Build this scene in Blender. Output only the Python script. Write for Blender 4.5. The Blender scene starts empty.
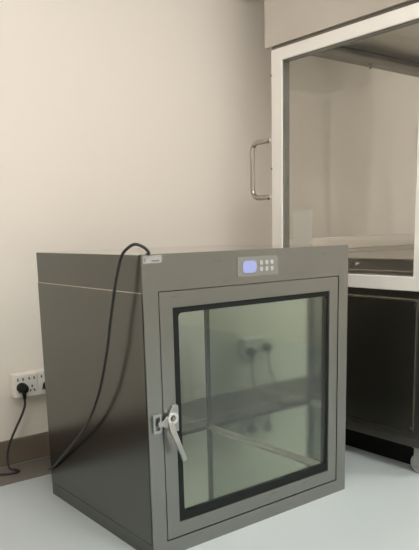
import bpy, bmesh, math
from mathutils import Vector, Matrix

S = bpy.context.scene
C = S.collection
W, D, H = 0.6604, 0.5372, 0.70          # steel pass box on the floor, front-left-bottom corner at the origin
YW = 0.868                              # back wall
CEIL = 2.5

# ------------------------------------------------------------------ helpers
def link(o, parent=None, loc=None):
    C.objects.link(o)
    if parent is not None:
        o.parent = parent
        o.matrix_parent_inverse = Matrix.Translation(-Vector(parent.location)) if parent.parent is None else Matrix.Translation(-Vector(parent.parent.location))
    return o

def thing(name, label, cat, loc=(0, 0, 0), group=None):
    o = bpy.data.objects.new(name, None); C.objects.link(o)
    o.location = loc; o.empty_display_size = .05
    o['label'] = label; o['category'] = cat
    if group: o['group'] = group
    return o

def tag(o, label, cat, group=None):
    o['label'] = label; o['category'] = cat
    if group: o['group'] = group
    return o

def obj(name, bm, mat, parent=None, smooth=False, bevel=0, seg=2, label=None):
    """link the bmesh (world coordinates) as ONE mesh object, its origin moved to its own base"""
    bmesh.ops.recalc_face_normals(bm, faces=bm.faces)
    xs = [v.co for v in bm.verts]
    lo = Vector([min(v[i] for v in xs) for i in range(3)]); hi = Vector([max(v[i] for v in xs) for i in range(3)])
    base = Vector(((lo.x+hi.x)/2, (lo.y+hi.y)/2, lo.z))
    for v in bm.verts: v.co -= base
    me = bpy.data.meshes.new(name); bm.to_mesh(me); bm.free()
    me.materials.append(mat)
    if smooth:
        for p in me.polygons: p.use_smooth = True
    o = bpy.data.objects.new(name, me); C.objects.link(o)
    if parent is not None:
        w = Vector((0, 0, 0)); q = parent
        while q: w += Vector(q.location); q = q.parent
        o.parent = parent; o.location = base - w
    else:
        o.location = base
    if bevel:
        m = o.modifiers.new('bevel', 'BEVEL'); m.width = bevel; m.segments = seg; m.limit_method = 'ANGLE'; m.angle_limit = math.radians(40)
        m.harden_normals = False
    if label: o['label'] = label
    return o

def struct(name, bm, mat, bevel=0):
    o = obj(name, bm, mat, None, bevel=bevel); o['kind'] = 'structure'; return o

def box(bm, x0, x1, y0, y1, z0, z1):
    v = [bm.verts.new((x, y, z)) for x in (x0, x1) for y in (y0, y1) for z in (z0, z1)]
    for f in ((0, 1, 3, 2), (4, 6, 7, 5), (0, 4, 5, 1), (2, 3, 7, 6), (0, 2, 6, 4), (1, 5, 7, 3)):
        bm.faces.new([v[i] for i in f])
    return bm

def B(*a):
    bm = bmesh.new()
    if a: box(bm, *a)
    return bm

def rrect(x0, x1, z0, z1, r, n=6):
    pts = []
    for cx, cz, a0 in ((x1-r, z1-r, 0), (x0+r, z1-r, 90), (x0+r, z0+r, 180), (x1-r, z0+r, 270)):
        for i in range(n+1):
            a = math.radians(a0+90*i/n); pts.append((cx+r*math.cos(a), cz+r*math.sin(a)))
    return pts

def prism(bm, pts, a0, a1, axis='y'):
    """extrude a 2-D outline; axis y: points are (x,z); axis x: points are (y,z); axis z: (x,y)"""
    def P(p, a): return {'y': (p[0], a, p[1]), 'x': (a, p[0], p[1]), 'z': (p[0], p[1], a)}[axis]
    A = [bm.verts.new(P(p, a0)) for p in pts]; Bv = [bm.verts.new(P(p, a1)) for p in pts]
    bm.faces.new(A); bm.faces.new(Bv[::-1])
    n = len(pts)
    for i in range(n):
        bm.faces.new((A[i], A[(i+1) % n], Bv[(i+1) % n], Bv[i]))
    return bm

def ring(bm, outer, inner, a0, a1, axis='y'):
    """frame between two outlines with the same number of points"""
    def P(p, a): return {'y': (p[0], a, p[1]), 'x': (a, p[0], p[1]), 'z': (p[0], p[1], a)}[axis]
    n = len(outer)
    V = [[bm.verts.new(P(p, a)) for p in L] for a in (a0, a1) for L in (outer, inner)]
    for i in range(n):
        j = (i+1) % n
        bm.faces.new((V[0][i], V[0][j], V[1][j], V[1][i]))
        bm.faces.new((V[2][i], V[3][i], V[3][j], V[2][j]))
        bm.faces.new((V[0][i], V[2][i], V[2][j], V[0][j]))
        bm.faces.new((V[1][i], V[1][j], V[3][j], V[3][i]))
    return bm

def rect(x0, x1, z0, z1):
    return [(x1, z1), (x0, z1), (x0, z0), (x1, z0)]

def catmull(pts, n=8):
    P = [Vector(p) for p in pts]; P = [2*P[0]-P[1]] + P + [2*P[-1]-P[-2]]
    out = []
    for i in range(1, len(P)-2):
        for k in range(n):
            t = k/n; a, b, c, d = P[i-1:i+3]
            out.append(.5*((2*b)+(c-a)*t+(2*a-5*b+4*c-d)*t*t+(3*b-a-3*c+d)*t**3))
    out.append(P[-2]); return out

def tube(bm, path, r, n=10, cap=True):
    path = [Vector(p) for p in path]
    rs = r if isinstance(r, (list, tuple)) else [r]*len(path)
    up = None; rings = []
    for i, p in enumerate(path):
        t = (path[min(i+1, len(path)-1)]-path[max(i-1, 0)]).normalized()
        if up is None: up = t.orthogonal().normalized()
        up = (up-t*up.dot(t)).normalized(); s = t.cross(up)
        rings.append([bm.verts.new(p+rs[i]*(up*math.cos(2*math.pi*k/n)+s*math.sin(2*math.pi*k/n))) for k in range(n)])
    for a, b in zip(rings, rings[1:]):
        for k in range(n):
            bm.faces.new((a[k], a[(k+1) % n], b[(k+1) % n], b[k]))
    if cap:
        bm.faces.new(rings[0][::-1]); bm.faces.new(rings[-1])
    return bm

def cyl(bm, p0, p1, r, n=20):
    return tube(bm, [p0, p1], r, n)

# ------------------------------------------------------------------ materials
def principled(name, col, rough=.5, metal=0., spec=.5):
    m = bpy.data.materials.new(name); m.use_nodes = True
    b = m.node_tree.nodes['Principled BSDF']
    b.inputs['Base Color'].default_value = (*col, 1); b.inputs['Roughness'].default_value = rough
    b.inputs['Metallic'].default_value = metal; b.inputs['Specular IOR Level'].default_value = spec
    return m

def brushed(name, col, rough, stretch=(1, 1, 60), var=.06, bump=.02, dirt=.06):
    """satin stainless steel: fine grain stretched along the brushing"""
    m = principled(name, col, rough, 1.)
    nt = m.node_tree; N = nt.nodes; L = nt.links; b = N['Principled BSDF']
    tc = N.new('ShaderNodeTexCoord'); mp = N.new('ShaderNodeMapping'); mp.inputs['Scale'].default_value = stretch
    L.new(tc.outputs['Object'], mp.inputs['Vector'])
    no = N.new('ShaderNodeTexNoise'); no.inputs['Scale'].default_value = 14; no.inputs['Detail'].default_value = 3
    L.new(mp.outputs['Vector'], no.inputs['Vector'])
    mr = N.new('ShaderNodeMapRange'); mr.inputs['To Min'].default_value = rough-var; mr.inputs['To Max'].default_value = rough+var
    L.new(no.outputs['Fac'], mr.inputs['Value']); L.new(mr.outputs['Result'], b.inputs['Roughness'])
    n2 = N.new('ShaderNodeTexNoise'); n2.inputs['Scale'].default_value = 5; n2.inputs['Detail'].default_value = 4
    L.new(tc.outputs['Object'], n2.inputs['Vector'])
    mx = N.new('ShaderNodeMix'); mx.data_type = 'RGBA'
    mx.inputs[6].default_value = (*[c*(1-dirt) for c in col], 1); mx.inputs[7].default_value = (*[min(1, c*(1+dirt)) for c in col], 1)
    L.new(n2.outputs['Fac'], mx.inputs[0]); L.new(mx.outputs[2], b.inputs['Base Color'])
    bp = N.new('ShaderNodeBump'); bp.inputs['Strength'].default_value = bump; bp.inputs['Distance'].default_value = .002
    L.new(no.outputs['Fac'], bp.inputs['Height']); L.new(bp.outputs['Normal'], b.inputs['Normal'])
    return m

def mottled(name, c1, c2, scale, rough, spec=.5, bump=0., detail=4):
    m = principled(name, c1, rough, 0, spec); nt = m.node_tree; N = nt.nodes; L = nt.links; b = N['Principled BSDF']
    tc = N.new('ShaderNodeTexCoord'); no = N.new('ShaderNodeTexNoise'); no.inputs['Scale'].default_value = scale; no.inputs['Detail'].default_value = detail
    L.new(tc.outputs['Object'], no.inputs['Vector'])
    mx = N.new('ShaderNodeMix'); mx.data_type = 'RGBA'; mx.inputs[6].default_value = (*c1, 1); mx.inputs[7].default_value = (*c2, 1)
    L.new(no.outputs['Fac'], mx.inputs[0]); L.new(mx.outputs[2], b.inputs['Base Color'])
    if bump:
        bp = N.new('ShaderNodeBump'); bp.inputs['Strength'].default_value = bump; bp.inputs['Distance'].default_value = .003
        L.new(no.outputs['Fac'], bp.inputs['Height']); L.new(bp.outputs['Normal'], b.inputs['Normal'])
    return m

def glass(name, tint, f0=.045, rough=.0):
    """clear pane: tinted transmission with a Schlick reflection on top"""
    m = bpy.data.materials.new(name); m.use_nodes = True; nt = m.node_tree; N = nt.nodes; L = nt.links
    N.remove(N['Principled BSDF']); out = N['Material Output']
    t = N.new('ShaderNodeBsdfTransparent'); t.inputs['Color'].default_value = (*tint, 1)
    g = N.new('ShaderNodeBsdfGlossy'); g.inputs['Roughness'].default_value = rough; g.inputs['Color'].default_value = (1, 1, 1, 1)
    lw = N.new('ShaderNodeLayerWeight'); lw.inputs['Blend'].default_value = .5
    pw = N.new('ShaderNodeMath'); pw.operation = 'POWER'; pw.inputs[1].default_value = 5
    ma = N.new('ShaderNodeMath'); ma.operation = 'MULTIPLY_ADD'; ma.inputs[1].default_value = 1-f0; ma.inputs[2].default_value = f0
    mx = N.new('ShaderNodeMixShader')
    L.new(lw.outputs['Facing'], pw.inputs[0]); L.new(pw.outputs[0], ma.inputs[0]); L.new(ma.outputs[0], mx.inputs[0])
    L.new(t.outputs[0], mx.inputs[1]); L.new(g.outputs[0], mx.inputs[2]); L.new(mx.outputs[0], out.inputs['Surface'])
    return m

def emit(name, col, k):
    m = principled(name, (.02, .02, .02), .4); b = m.node_tree.nodes['Principled BSDF']
    b.inputs['Emission Color'].default_value = (*col, 1); b.inputs['Emission Strength'].default_value = k
    return m

M = dict(
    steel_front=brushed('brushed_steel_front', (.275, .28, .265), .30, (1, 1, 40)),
    steel_side_dim=brushed('brushed_steel_side_dim', (.135, .139, .126), .215, (1, 1, 40), .03, 0),  # same steel as the front, colour darkened to stand for a dimmer reflection
    steel_top_lit=principled('polished_steel_top_lit', (.74, .71, .67), .10, 1.),  # paler copy of the box steel, lightened for the wall's grazing reflection
    zinc=brushed('satin_zinc', (.44, .45, .45), .30, (1, 1, 8), .04, .003),
    black=principled('matt_black_gap', (.008, .008, .008), .8, 0, .2),
    tube=brushed('satin_steel_tube', (.46, .43, .39), .25, (1, 1, 8), .04, .003),
    steel_in=brushed('polished_steel_liner', (.66, .69, .66), .07, (1, 1, 30), .02, .002, .03),
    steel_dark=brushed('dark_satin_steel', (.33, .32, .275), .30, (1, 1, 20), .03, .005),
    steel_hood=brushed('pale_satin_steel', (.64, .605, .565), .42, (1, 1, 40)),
    beam=brushed('dull_steel_beam', (.20, .19, .165), .4, (40, 1, 1), .04, .004),
    steel_grey=brushed('grey_satin_steel', (.50, .48, .44), .35, (1, 40, 1)),
    chrome=brushed('polished_chrome', (.80, .80, .78), .14, (1, 1, 8), .04, .006, .03),
    frame=mottled('white_coated_frame', (.80, .77, .725), (.83, .80, .75), 9, .35),
    rubber=principled('black_rubber', (.006, .009, .0085), .55, 0, .25),
    cord=mottled('black_cable_sheath', (.012, .011, .010), (.02, .018, .016), 30, .45),
    white_plastic=mottled('white_plastic', (.80, .76, .72), (.84, .80, .76), 8, .35),
    slot=principled('dark_slot', (.06, .055, .05), .6),
    wall=mottled('beige_wall_paint', (.735, .68, .62), (.755, .70, .635), 2.2, .6, .3, .03),
    ceil=mottled('white_ceiling', (.78, .76, .72), (.8, .78, .74), 3, .8),
    floor=mottled('pale_grey_floor', (.41, .455, .46), (.445, .495, .50), 2.0, .32, .5, .02),
    dark_strip=mottled('brown_grey_floor_strip', (.135, .122, .105), (.17, .152, .13), 6, .45),
    base=mottled('brown_skirting', (.14, .11, .085), (.165, .13, .10), 7, .5),
    glass_door=glass('green_tinted_glass', (.956, .979, .962), .035),
    glass_hood=glass('clear_side_glass', (.985, .985, .975), .022),
    display=emit('lit_blue_display', (.50, .57, 1.0), .76),
    panel=mottled('grey_membrane', (.20, .20, .185), (.22, .22, .20), 20, .4),
    button=principled('pale_button', (.46, .46, .43), .5),
    tag=mottled('silver_label', (.33, .33, .31), (.38, .38, .36), 60, .35),
    ink=principled('grey_print', (.16, .16, .16), .6),
    sheet=glass('pale_translucent_patch', (.80, .80, .80), .05, .5),
    lamp=emit('led_panel', (1.0, .98, .945), 25.5),
    lampf=principled('white_lamp_frame', (.8, .8, .8), .4),
    gasket_grey=mottled('mottled_grey_gasket', (.10, .10, .085), (.20, .19, .17), 18, .5),
    grey_plastic=principled('grey_caster_plastic', (.35, .35, .34), .45),
)
# the pale rectangle keeps some body colour: partly diffuse
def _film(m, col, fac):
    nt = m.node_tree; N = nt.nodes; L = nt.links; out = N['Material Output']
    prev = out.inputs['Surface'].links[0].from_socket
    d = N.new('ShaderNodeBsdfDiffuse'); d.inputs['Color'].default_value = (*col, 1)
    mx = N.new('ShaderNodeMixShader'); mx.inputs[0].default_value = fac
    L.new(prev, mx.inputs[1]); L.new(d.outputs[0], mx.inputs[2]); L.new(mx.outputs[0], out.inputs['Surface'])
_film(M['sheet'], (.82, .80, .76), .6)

# ------------------------------------------------------------------ the room
XL, XR, YF = -1.9, 2.35, -3.2
struct('floor', B(XL, XR, YF, YW, -.05, 0), M['floor'])
struct('ceiling', B(XL, XR, YF, YW, CEIL, CEIL+.05), M['ceil'])
struct('wall_back', B(XL, XR, YW, YW+.06, -.05, CEIL+.05), M['wall'])
struct('wall_left', B(XL-.06, XL, YF, YW, -.05, CEIL+.05), M['wall'])
struct('wall_right', B(XR, XR+.06, YF, YW, -.05, CEIL+.05), M['wall'])
struct('wall_front', B(XL, XR, YF-.06, YF, -.05, CEIL+.05), M['wall'])
struct('baseboard_back', B(XL, XR, YW-.012, YW, 0, .085), M['base'], .003)
struct('baseboard_left', B(XL, XL+.012, YF, YW-.012, 0, .085), M['base'], .003)
struct('trim_1', B(XL, XR, YW-.03, YW, 1.618, 1.70), M['frame'], .004)          # pale rail high on the back wall
struct('floor_strip', B(XL, XR, .695, YW-.02, -.001, .0025), M['dark_strip'])            # darker strip of floor along the wall

for x, y in ((-1.0, -1.35), (.08, -.85), (.40, -2.65), (1.75, -1.05)):
    t = thing('ceiling_light', 'flat square light panel with white frame in the ceiling', 'ceiling light', (x, y, CEIL-.03), 'ceiling light panels')
    bm = bmesh.new(); ring(bm, rect(x-.32, x+.32, y-.32, y+.32), rect(x-.29, x+.29, y-.29, y+.29), CEIL-.03, CEIL, 'z')
    obj('lamp_frame', bm, M['lampf'], t)
    obj('diffuser', B(x-.289, x+.289, y-.289, y+.289, CEIL-.02, CEIL-.012), M['lamp'], t)

# ------------------------------------------------------------------ the pass box
pb = thing('pass_box', 'square stainless steel pass box with a glass door standing on the floor', 'pass box', (W/2, D/2, 0))
fr, st = M['steel_front'], M['steel_side_dim']
X0, X1, Z0, Z1 = .0800, .5765, .086, .572            # inner chamber
ZS, ZP = .6165, .0362                                # seams on the side
# front sheet with the door opening
dx0, dx1, dz0, dz1 = .0385, .6240, .0365, .6195
bm = bmesh.new(); ring(bm, rect(0, W, 0, H), rect(dx0, dx1, dz0, dz1), 0, .004)
obj('front_panel', bm, fr, pb)
# outer shell: side walls, floor and chamber roof behind the sheet
bm = bmesh.new()
box(bm, -.0015, X0-.002, .017, D-.017, ZP+.002, ZS)
box(bm, X1+.002, W+.0015, .017, D-.017, ZP+.002, ZS)
for y0, y1 in ((.0041, .017), (D-.017, D)):
    box(bm, -.0015, dx0, y0, y1, ZP+.002, ZS)
    box(bm, dx1, W+.0015, y0, y1, ZP+.002, ZS)
box(bm, X0-.002, X1+.002, .017, D-.017, ZP+.002, Z0-.002)
box(bm, X0-.002, X1+.002, .017, D-.017, Z1+.002, ZS)
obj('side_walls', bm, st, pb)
# control housing on top
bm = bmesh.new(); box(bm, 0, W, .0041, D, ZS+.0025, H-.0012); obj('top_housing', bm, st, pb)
obj('top_sheet', B(.0003, W-.0003, .0041, D-.0003, H-.0012, H), M['steel_top_lit'], pb)
bm = bmesh.new(); box(bm, -.001, .02, .0041, D, ZS, ZS+.0025); box(bm, W-.02, W+.001, .0041, D, ZS, ZS+.0025); box(bm, .02, W-.02, .0175, D-.0175, ZS, ZS+.0025); obj('seam_strip', bm, M['tube'], pb)
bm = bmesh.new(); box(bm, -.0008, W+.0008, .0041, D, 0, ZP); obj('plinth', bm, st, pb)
# polished chamber lining: four sheets
bm = bmesh.new()
box(bm, X0-.002, X0, .0175, D-.0175, Z0, Z1); box(bm, X1, X1+.002, .0175, D-.0175, Z0, Z1)
box(bm, X0, X1, .0175, D-.0175, Z1, Z1+.002)
obj('chamber_lining', bm, M['steel_in'], pb)
bm = bmesh.new()
# small coved fillets along the floor edges
for xs, s in ((X1, -1), (X0, 1)):
    prism(bm, [(xs, Z0), (xs+s*.012, Z0), (xs+s*.0035, Z0+.0035), (xs, Z0+.012)], .019, D-.019)
obj('corner_fillet', bm, M['steel_hood'], pb)
obj('chamber_floor', B(X0, X1, .0175, D-.0175, Z0-.002, Z0), M['steel_in'], pb)

def door(y_out, y_in, name, gi, go):
    """steel-framed double-glazed door between two y planes (outside, inside)"""
    s = 1 if y_in > y_out else -1
    bm = bmesh.new(); ring(bm, rect(.0410, .6215, .0390, .6172), rect(.0762, .5885, .0742, .5808), y_out, y_in)
    d = obj(name, bm, fr, pb, bevel=.0012)
    bm = bmesh.new(); ring(bm, go, gi, y_out+s*.003, y_in)
    obj('gasket', bm, M['rubber'], d)
    bm = bmesh.new(); prism(bm, gi, y_out+s*.0045, y_out+s*.0080); obj('glass_pane', bm, M['glass_door'], d)
    bm = bmesh.new(); prism(bm, gi, y_out+s*.0110, y_out+s*.0145); obj('glass_pane', bm, M['glass_door'], d)
    return d
go = rrect(.0764, .5883, .0744, .5806, .003)
door(.0005, .0155, 'door', rrect(.0925, .5815, .0960, .5675, .010), go)
door(D-.0005, D-.0155, 'door', rrect(.0920, .5700, .0905, .5670, .004), go)

# control panel
cp = obj('control_panel', prism(bmesh.new(), rrect(.264, .396, .6365, .6840, .004), -.0015, .0), M['panel'], pb, label='grey membrane control panel')
obj('display', prism(bmesh.new(), rrect(.281, .324, .645, .674, .010), -.0025, -.0014), M['display'], cp, label='glowing pale blue display')
for i in range(3):
    for k in range(2):
        x = .3395+i*.0175; z = .6680-k*.0155
        obj('button', prism(bmesh.new(), rrect(x-.0046, x+.0046, z-.0052, z+.0052, .003), -.003, -.0014), M['button'], cp)
# maker's plate in the corner, print too small to read
lb = obj('label_plate', B(.0025, .0500, -.0010, .0002, .6815, .6975), M['tag'], pb, label='small silver label')
bm = bmesh.new(); box(bm, .024, .044, -.0013, -.0009, .6845, .6875); box(bm, .006, .009, -.0013, -.0009, .684, .692)
obj('print_line', bm, M['ink'], lb)
# compression latch
ch = M['zinc']
la = obj('latch', prism(bmesh.new(), [(.0780, .2990), (.0780, .3570), (.0755, .3615), (.0630, .3615), (.0560, .3520), (.0510, .3420), (.0475, .3330), (.0475, .3230), (.0520, .3110), (.0600, .3020), (.0660, .2990)], -.0065, .0004), ch, pb, bevel=.0015, label='bright metal lever latch')
bm = bmesh.new(); ring(bm, rrect(.0095, .0315, .304, .348, .003), rrect(.0150, .0265, .311, .341, .002), -.006, .0)
obj('strike_plate', bm, ch, la, bevel=.001)
bm = bmesh.new(); prism(bm, [(.0200, .3180), (.0200, .3310), (.0330, .3310), (.0420, .3380), (.0520, .3420), (.0520, .3120), (.0450, .3110), (.0330, .3180)], -.0105, -.0065)
obj('hook_arm', bm, ch, la, bevel=.0015)
bm = bmesh.new(); n = 24
ring(bm, [(.0590+.0140*math.cos(2*math.pi*i/n), .333+.0140*math.sin(2*math.pi*i/n)) for i in range(n)],
     [(.0590+.0070*math.cos(2*math.pi*i/n), .333+.0070*math.sin(2*math.pi*i/n)) for i in range(n)], -.0125, -.0062)
obj('pivot_boss', bm, M['chrome'], la, bevel=.001)
bm = bmesh.new(); cyl(bm, (.059, -.0145, .333), (.059, -.003, .333), .0052); obj('bolt', bm, M['steel_dark'], la)
# lever: flat bar that leaves the boss, bends out and hangs down to the right
pts = [Vector(p) for p in ((.0535, -.009, .324), (.0525, -.018, .307), (.0575, -.028, .282), (.0680, -.031, .252), (.0735, -.031, .236))]
wd = [.0075, .0075, .0065, .0055, .0060]; bm = bmesh.new(); rings = []
for i, p in enumerate(pts):
    t = (pts[min(i+1, 4)]-pts[max(i-1, 0)]).normalized(); a = t.cross(Vector((0, -1, 0))).normalized(); b = a.cross(t).normalized()
    rings.append([bm.verts.new(p+a*sx*wd[i]+b*sy*.0028) for sx, sy in ((-1, -1), (1, -1), (1, 1), (-1, 1))])
for a, b in zip(rings, rings[1:]):
    for k in range(4): bm.faces.new((a[k], a[(k+1) % 4], b[(k+1) % 4], b[k]))
bm.faces.new(rings[0][::-1]); bm.faces.new(rings[-1])
obj('lever', bm, M['zinc'], la, bevel=.0015)

# ------------------------------------------------------------------ sockets and cords
so = thing('wall_socket', 'white double wall socket in a surface box above the brown skirting', 'wall socket', (.085, YW, .226))
obj('back_box', B(.0200, .1480, YW-.034, YW, .2270, .3045), M['white_plastic'], so, bevel=.003)
YS = YW-.034
for x0, x1 in ((.0215, .0985), (.0995, .1465)):
    pl = obj('face_plate', B(x0, x1, YS-.008, YS-.0002, .2285, .3030), M['white_plastic'], so, bevel=.002)
    bm = bmesh.new()
    cs = (.041, .079) if x1 < .1 else (.122,)
    for c in cs:
        for s in (-1, 1):
            box(bm, c+s*.0085-.0022, c+s*.0085+.0022, YS-.0086, YS-.0075, .2835, .2925)
            prism(bm, [(c+s*.0085-.002, .244), (c+s*.0085+.002, .244), (c+s*.005+.002, .252), (c+s*.005-.002, .252)], YS-.0086, YS-.0075)
        box(bm, c-.0022, c+.0022, YS-.0086, YS-.0075, .2580, .2660)
    obj('slot', bm, M['slot'], pl)

def plug(t, c, x, z):
    bm = bmesh.new()
    y1 = YS-.0088
    tube(bm, [(x, y1, z), (x, y1-.010, z), (x, y1-.024, z-.001), (x, y1-.034, z-.004), (x, y1-.038, z-.007)], [.0165, .0170, .0150, .0110, .005], 18)
    tube(bm, [(x, y1-.020, z-.006), (x, y1-.021, z-.020), (x, y1-.020, z-.034)], [.0085, .0070, .0048], 12)
    return obj('plug', bm, M['rubber'], c, smooth=True, label='black moulded plug')

yp = YS-.029
t = thing('power_cord', 'black cord plugged in the left of the socket and hanging to the floor', 'cord', (.0, .84, 0))
bm = bmesh.new()
tube(bm, catmull([(.042, yp, .232), (.0405, yp, .205), (.028, yp+.004, .172), (.010, yp+.010, .136), (-.010, yp+.014, .095), (-.022, yp+.014, .062), (-.0275, yp+.010, .030), (-.026, yp-.002, .010), (-.016, yp-.012, .0066), (-.008, yp-.026, .0066), (-.014, yp-.040, .0066), (-.040, yp-.040, .0066), (-.10, yp-.02, .0066), (-.25, yp-.03, .0066)]), .0038, 10)
c = obj('cable', bm, M['cord'], t, smooth=True)
plug(t, c, .042, .262)
t = thing('power_cord', 'black cord looping from the roof of the steel box down its left side', 'cord', (-.009, .15, .1))
bm = bmesh.new()
tube(bm, catmull([(.020, .012, .6985), (.0165, -.004, .703), (.006, -.002, .715), (-.008, .010, .722), (-.018, .027, .713), (-.024, .044, .694), (-.028, .063, .646), (-.030, .076, .602), (-.030, .096, .545), (-.030, .115, .485), (-.029, .155, .397), (-.027, .194, .340), (-.024, .242, .286), (-.020, .312, .228), (-.015, .400, .166), (-.009, .499, .097), (-.006, .535, .078), (.004, .562, .066), (.05, .625, .05), (.105, .72, .055), (.128, .79, .10), (.1335, yp, .165), (.1315, yp, .205), (.1315, yp, .225)]), .0033, 10)
c = obj('cable', bm, M['cord'], t, smooth=True)
plug(t, c, .1315, .255)

# ------------------------------------------------------------------ the clean bench on the right
hx = .900
hb = thing('clean_bench', 'tall steel clean bench with white framed glass side and pull handle', 'clean bench', (1.35, .23, 0))
HX1 = 1.85; YN, YB = -.092, .556
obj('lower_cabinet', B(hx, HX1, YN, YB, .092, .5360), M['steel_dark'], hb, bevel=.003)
# side panel with a bright folded edge
bm = bmesh.new(); prism(bm, rect(-.056, .520, .140, .5260), hx-.004, hx, 'x')
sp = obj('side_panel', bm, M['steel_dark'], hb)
bm = bmesh.new(); ring(bm, rect(-.059, .523, .137, .5290), rect(-.0565, .5205, .1395, .5265), hx-.006, hx, 'x'); obj('panel_edge', bm, M['beam'], sp)
for y, z in ((-.049, .147), (-.049, .519), (.513, .147), (.513, .519)):
    bm = bmesh.new(); cyl(bm, (hx-.0065, y, z), (hx-.0035, y, z), .0035, 12); obj('screw', bm, M['chrome'], sp)
obj('bottom_rail', B(hx-.003, HX1, YN-.002, YB+.002, .088, .114), M['beam'], hb, bevel=.002)
# shadow gap and white base frame
obj('cabinet_top', B(hx+.012, HX1-.01, YN+.012, YB-.01, .5360, .5585), M['steel_dark'], hb)
# white side frame with glass
FO = rect(YN, .5530, .5585, 1.3425); FI = rect(-.0395, .5030, .6005, 1.3025)
bm = bmesh.new(); ring(bm, FO, FI, hx, hx+.028, 'x')
sf = obj('side_frame', bm, M['frame'], hb, bevel=.002, label='white coated frame')
bm = bmesh.new(); ring(bm, rect(-.0397, .5032, .6003, 1.3027), rect(-.0375, .5005, .6025, 1.3005), hx+.006, hx+.035, 'x'); obj('gasket', bm, M['gasket_grey'], sf)
obj('glass_pane', prism(bmesh.new(), rect(-.0374, .5004, .6026, 1.3004), hx+.012, hx+.018, 'x'), M['glass_hood'], sf)
for y, z in ((.5515, 1.262), (.5515, .955)):
    bm = bmesh.new(); cyl(bm, (hx+.004, .5495, z), (hx+.004, .5555, z), .0045, 12); obj('rivet', bm, M['slot'], sf)
obj('pale_patch', prism(bmesh.new(), rect(.378, .470, .640, .807), hx+.0185, hx+.0190, 'x'), M['sheet'], sf, label='pale translucent rectangle just inside the glass')  # thin pale translucent rectangle behind the pane
# handle bent from one tube
hy = .667; zt, zb = 1.053, .859; r = .032; hxx = .912
arc = lambda cy, cz, a0, a1: [(hxx, cy+r*math.cos(math.radians(a0+(a1-a0)*i/8)), cz+r*math.sin(math.radians(a0+(a1-a0)*i/8))) for i in range(9)]
path = [(hxx, .552, zt), (hxx, .60, zt)] + arc(hy-r, zt-r, 90, 0) + arc(hy-r, zb+r, 0, -90) + [(hxx, .60, zb), (hxx, .552, zb)]
bm = bmesh.new(); tube(bm, path, .0088, 14); hd = obj('handle', bm, M['tube'], sf, smooth=True, label='bent steel pull handle')
for z in (zt, zb):
    bm = bmesh.new(); cyl(bm, (hxx, .5528, z), (hxx, .566, z), .0115, 18); obj('collar', bm, M['chrome'], hd)
# base frame and posts of the other sides
bm = bmesh.new(); ring(bm, rect(hx+.028, HX1, YN, YB), rect(hx+.060, HX1-.04, YN+.04, YB-.04), .5585, .6005, 'z')
obj('base_frame', bm, M['frame'], hb, bevel=.002)
for x0, x1, y0, y1 in ((HX1-.04, HX1, YN, YN+.04), (HX1-.04, HX1, YB-.04, YB)):
    obj('post', B(x0, x1, y0, y1, .6005, 1.36), M['frame'], hb, bevel=.002)
# work surface: tray with a lip, resting on a ledge
obj('work_ledge', B(hx+.030, HX1-.042, -.030, .500, .6010, .6130), M['steel_grey'], hb, bevel=.001)
obj('tray_body', B(hx+.042, HX1-.045, -.012, .490, .6130, .6440), M['steel_grey'], hb)
wt = obj('work_tray', B(hx+.034, HX1-.044, -.016, .494, .6440, .6505), M['steel_grey'], hb, bevel=.0015)
obj('knob', (lambda b: (cyl(b, (hx+.030, .205, .630), (hx+.0425, .205, .630), .005, 14), b)[1])(bmesh.new()), M['chrome'], hb)
# far frame
obj('rear_rail', B(hx+.028, HX1-.04, .525, .553, .665, .712), M['steel_hood'], hb, bevel=.002)
obj('rear_rail', B(hx+.028, HX1-.04, .530, .550, .6005, .665), M['steel_hood'], hb)
obj('rear_glass', B(hx+.028, HX1-.04, .538, .543, .712, 1.356), M['glass_hood'], hb)
bm = bmesh.new(); prism(bm, [(.505, 1.352), (.556, 1.352), (.556, 1.401), (.535, 1.401), (.513, 1.384), (.505, 1.370)], hx+.028, HX1-.03, 'x')
obj('cross_beam', bm, M['beam'], hb, bevel=.003)
bm = bmesh.new(); cyl(bm, (1.378, .515, 1.352), (1.378, .515, 1.334), .0045, 12); obj('peg', bm, M['slot'], hb)
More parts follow.
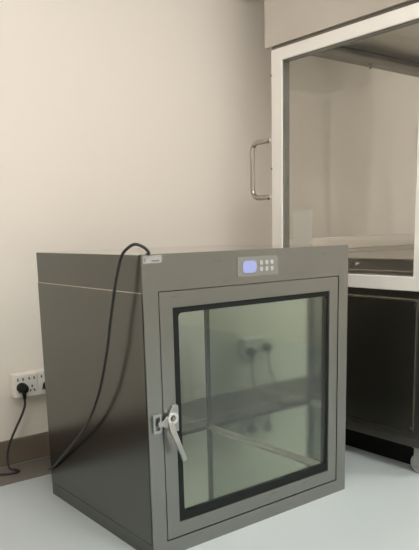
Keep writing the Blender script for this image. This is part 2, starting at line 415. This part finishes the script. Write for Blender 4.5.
# upper housing with filter face
bm = bmesh.new(); box(bm, hx-.006, HX1+.01, YN-.03, .578, 1.402, 2.05)
box(bm, hx-.006, hx+.02, YN-.03, .578, 1.3525, 1.402)
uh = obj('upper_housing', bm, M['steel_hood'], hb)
obj('filter_face', B(hx+.03, HX1-.01, YN, .50, 1.3985, 1.4015), M['steel_grey'], hb)
obj('gap_strip', B(hx+.004, hx+.027, YN+.005, .551, 1.3425, 1.3525), M['beam'], hb)
obj('plinth', B(hx+.072, HX1-.03, YN+.035, YB-.01, .0, .0885), M['black'], hb)  # matt black block put in to fill the gap under the cabinet
for x, y in ((hx+.035, YN+.025), (hx+.035, YB-.06), (HX1-.07, YN+.035), (HX1-.07, YB-.06)):
    bm = bmesh.new(); cyl(bm, (x-.012, y, .031), (x+.012, y, .031), .031, 24)
    w = obj('caster', bm, M['grey_plastic'], hb, bevel=.003, label='grey castor wheel')
    bm = bmesh.new(); box(bm, x-.019, x-.0135, y-.014, y+.014, .025, .080); box(bm, x+.0135, x+.019, y-.014, y+.014, .025, .080); box(bm, x-.019, x+.019, y-.02, y+.02, .080, .0885)
    obj('fork', bm, M['steel_grey'], w)

# ------------------------------------------------------------------ camera
rx, ry, rz = -0.1878, -0.024, -0.6597
cx, sx = math.cos(rx), math.sin(rx)
f = Vector((-math.sin(rz)*cx, math.cos(rz)*cx, sx)); r0 = Vector((math.cos(rz), math.sin(rz), 0)); u0 = r0.cross(f)
r = r0*math.cos(ry)+u0*math.sin(ry); u = -r0*math.sin(ry)+u0*math.cos(ry)
cam = bpy.data.cameras.new('camera'); co = bpy.data.objects.new('camera', cam); C.objects.link(co)
m = Matrix((r, u, -f)).transposed().to_4x4(); m.translation = Vector((-.7559, -1.2006, .7465)); co.matrix_world = m
cam.sensor_fit = 'AUTO'; cam.sensor_width = 36; cam.lens = 662.03/550*36
cam.shift_x = 0; cam.shift_y = (356.57-275)/550
cam.clip_start = .02
S.camera = co

w = bpy.data.worlds.new('world'); S.world = w; w.use_nodes = True
w.node_tree.nodes['Background'].inputs['Color'].default_value = (.02, .02, .02, 1)
S.view_settings.view_transform = 'Standard'; S.view_settings.look = 'None'; S.view_settings.gamma = 1
S.view_settings.exposure = 0.0
try: S.view_settings.use_curve_mapping = False
except Exception: pass
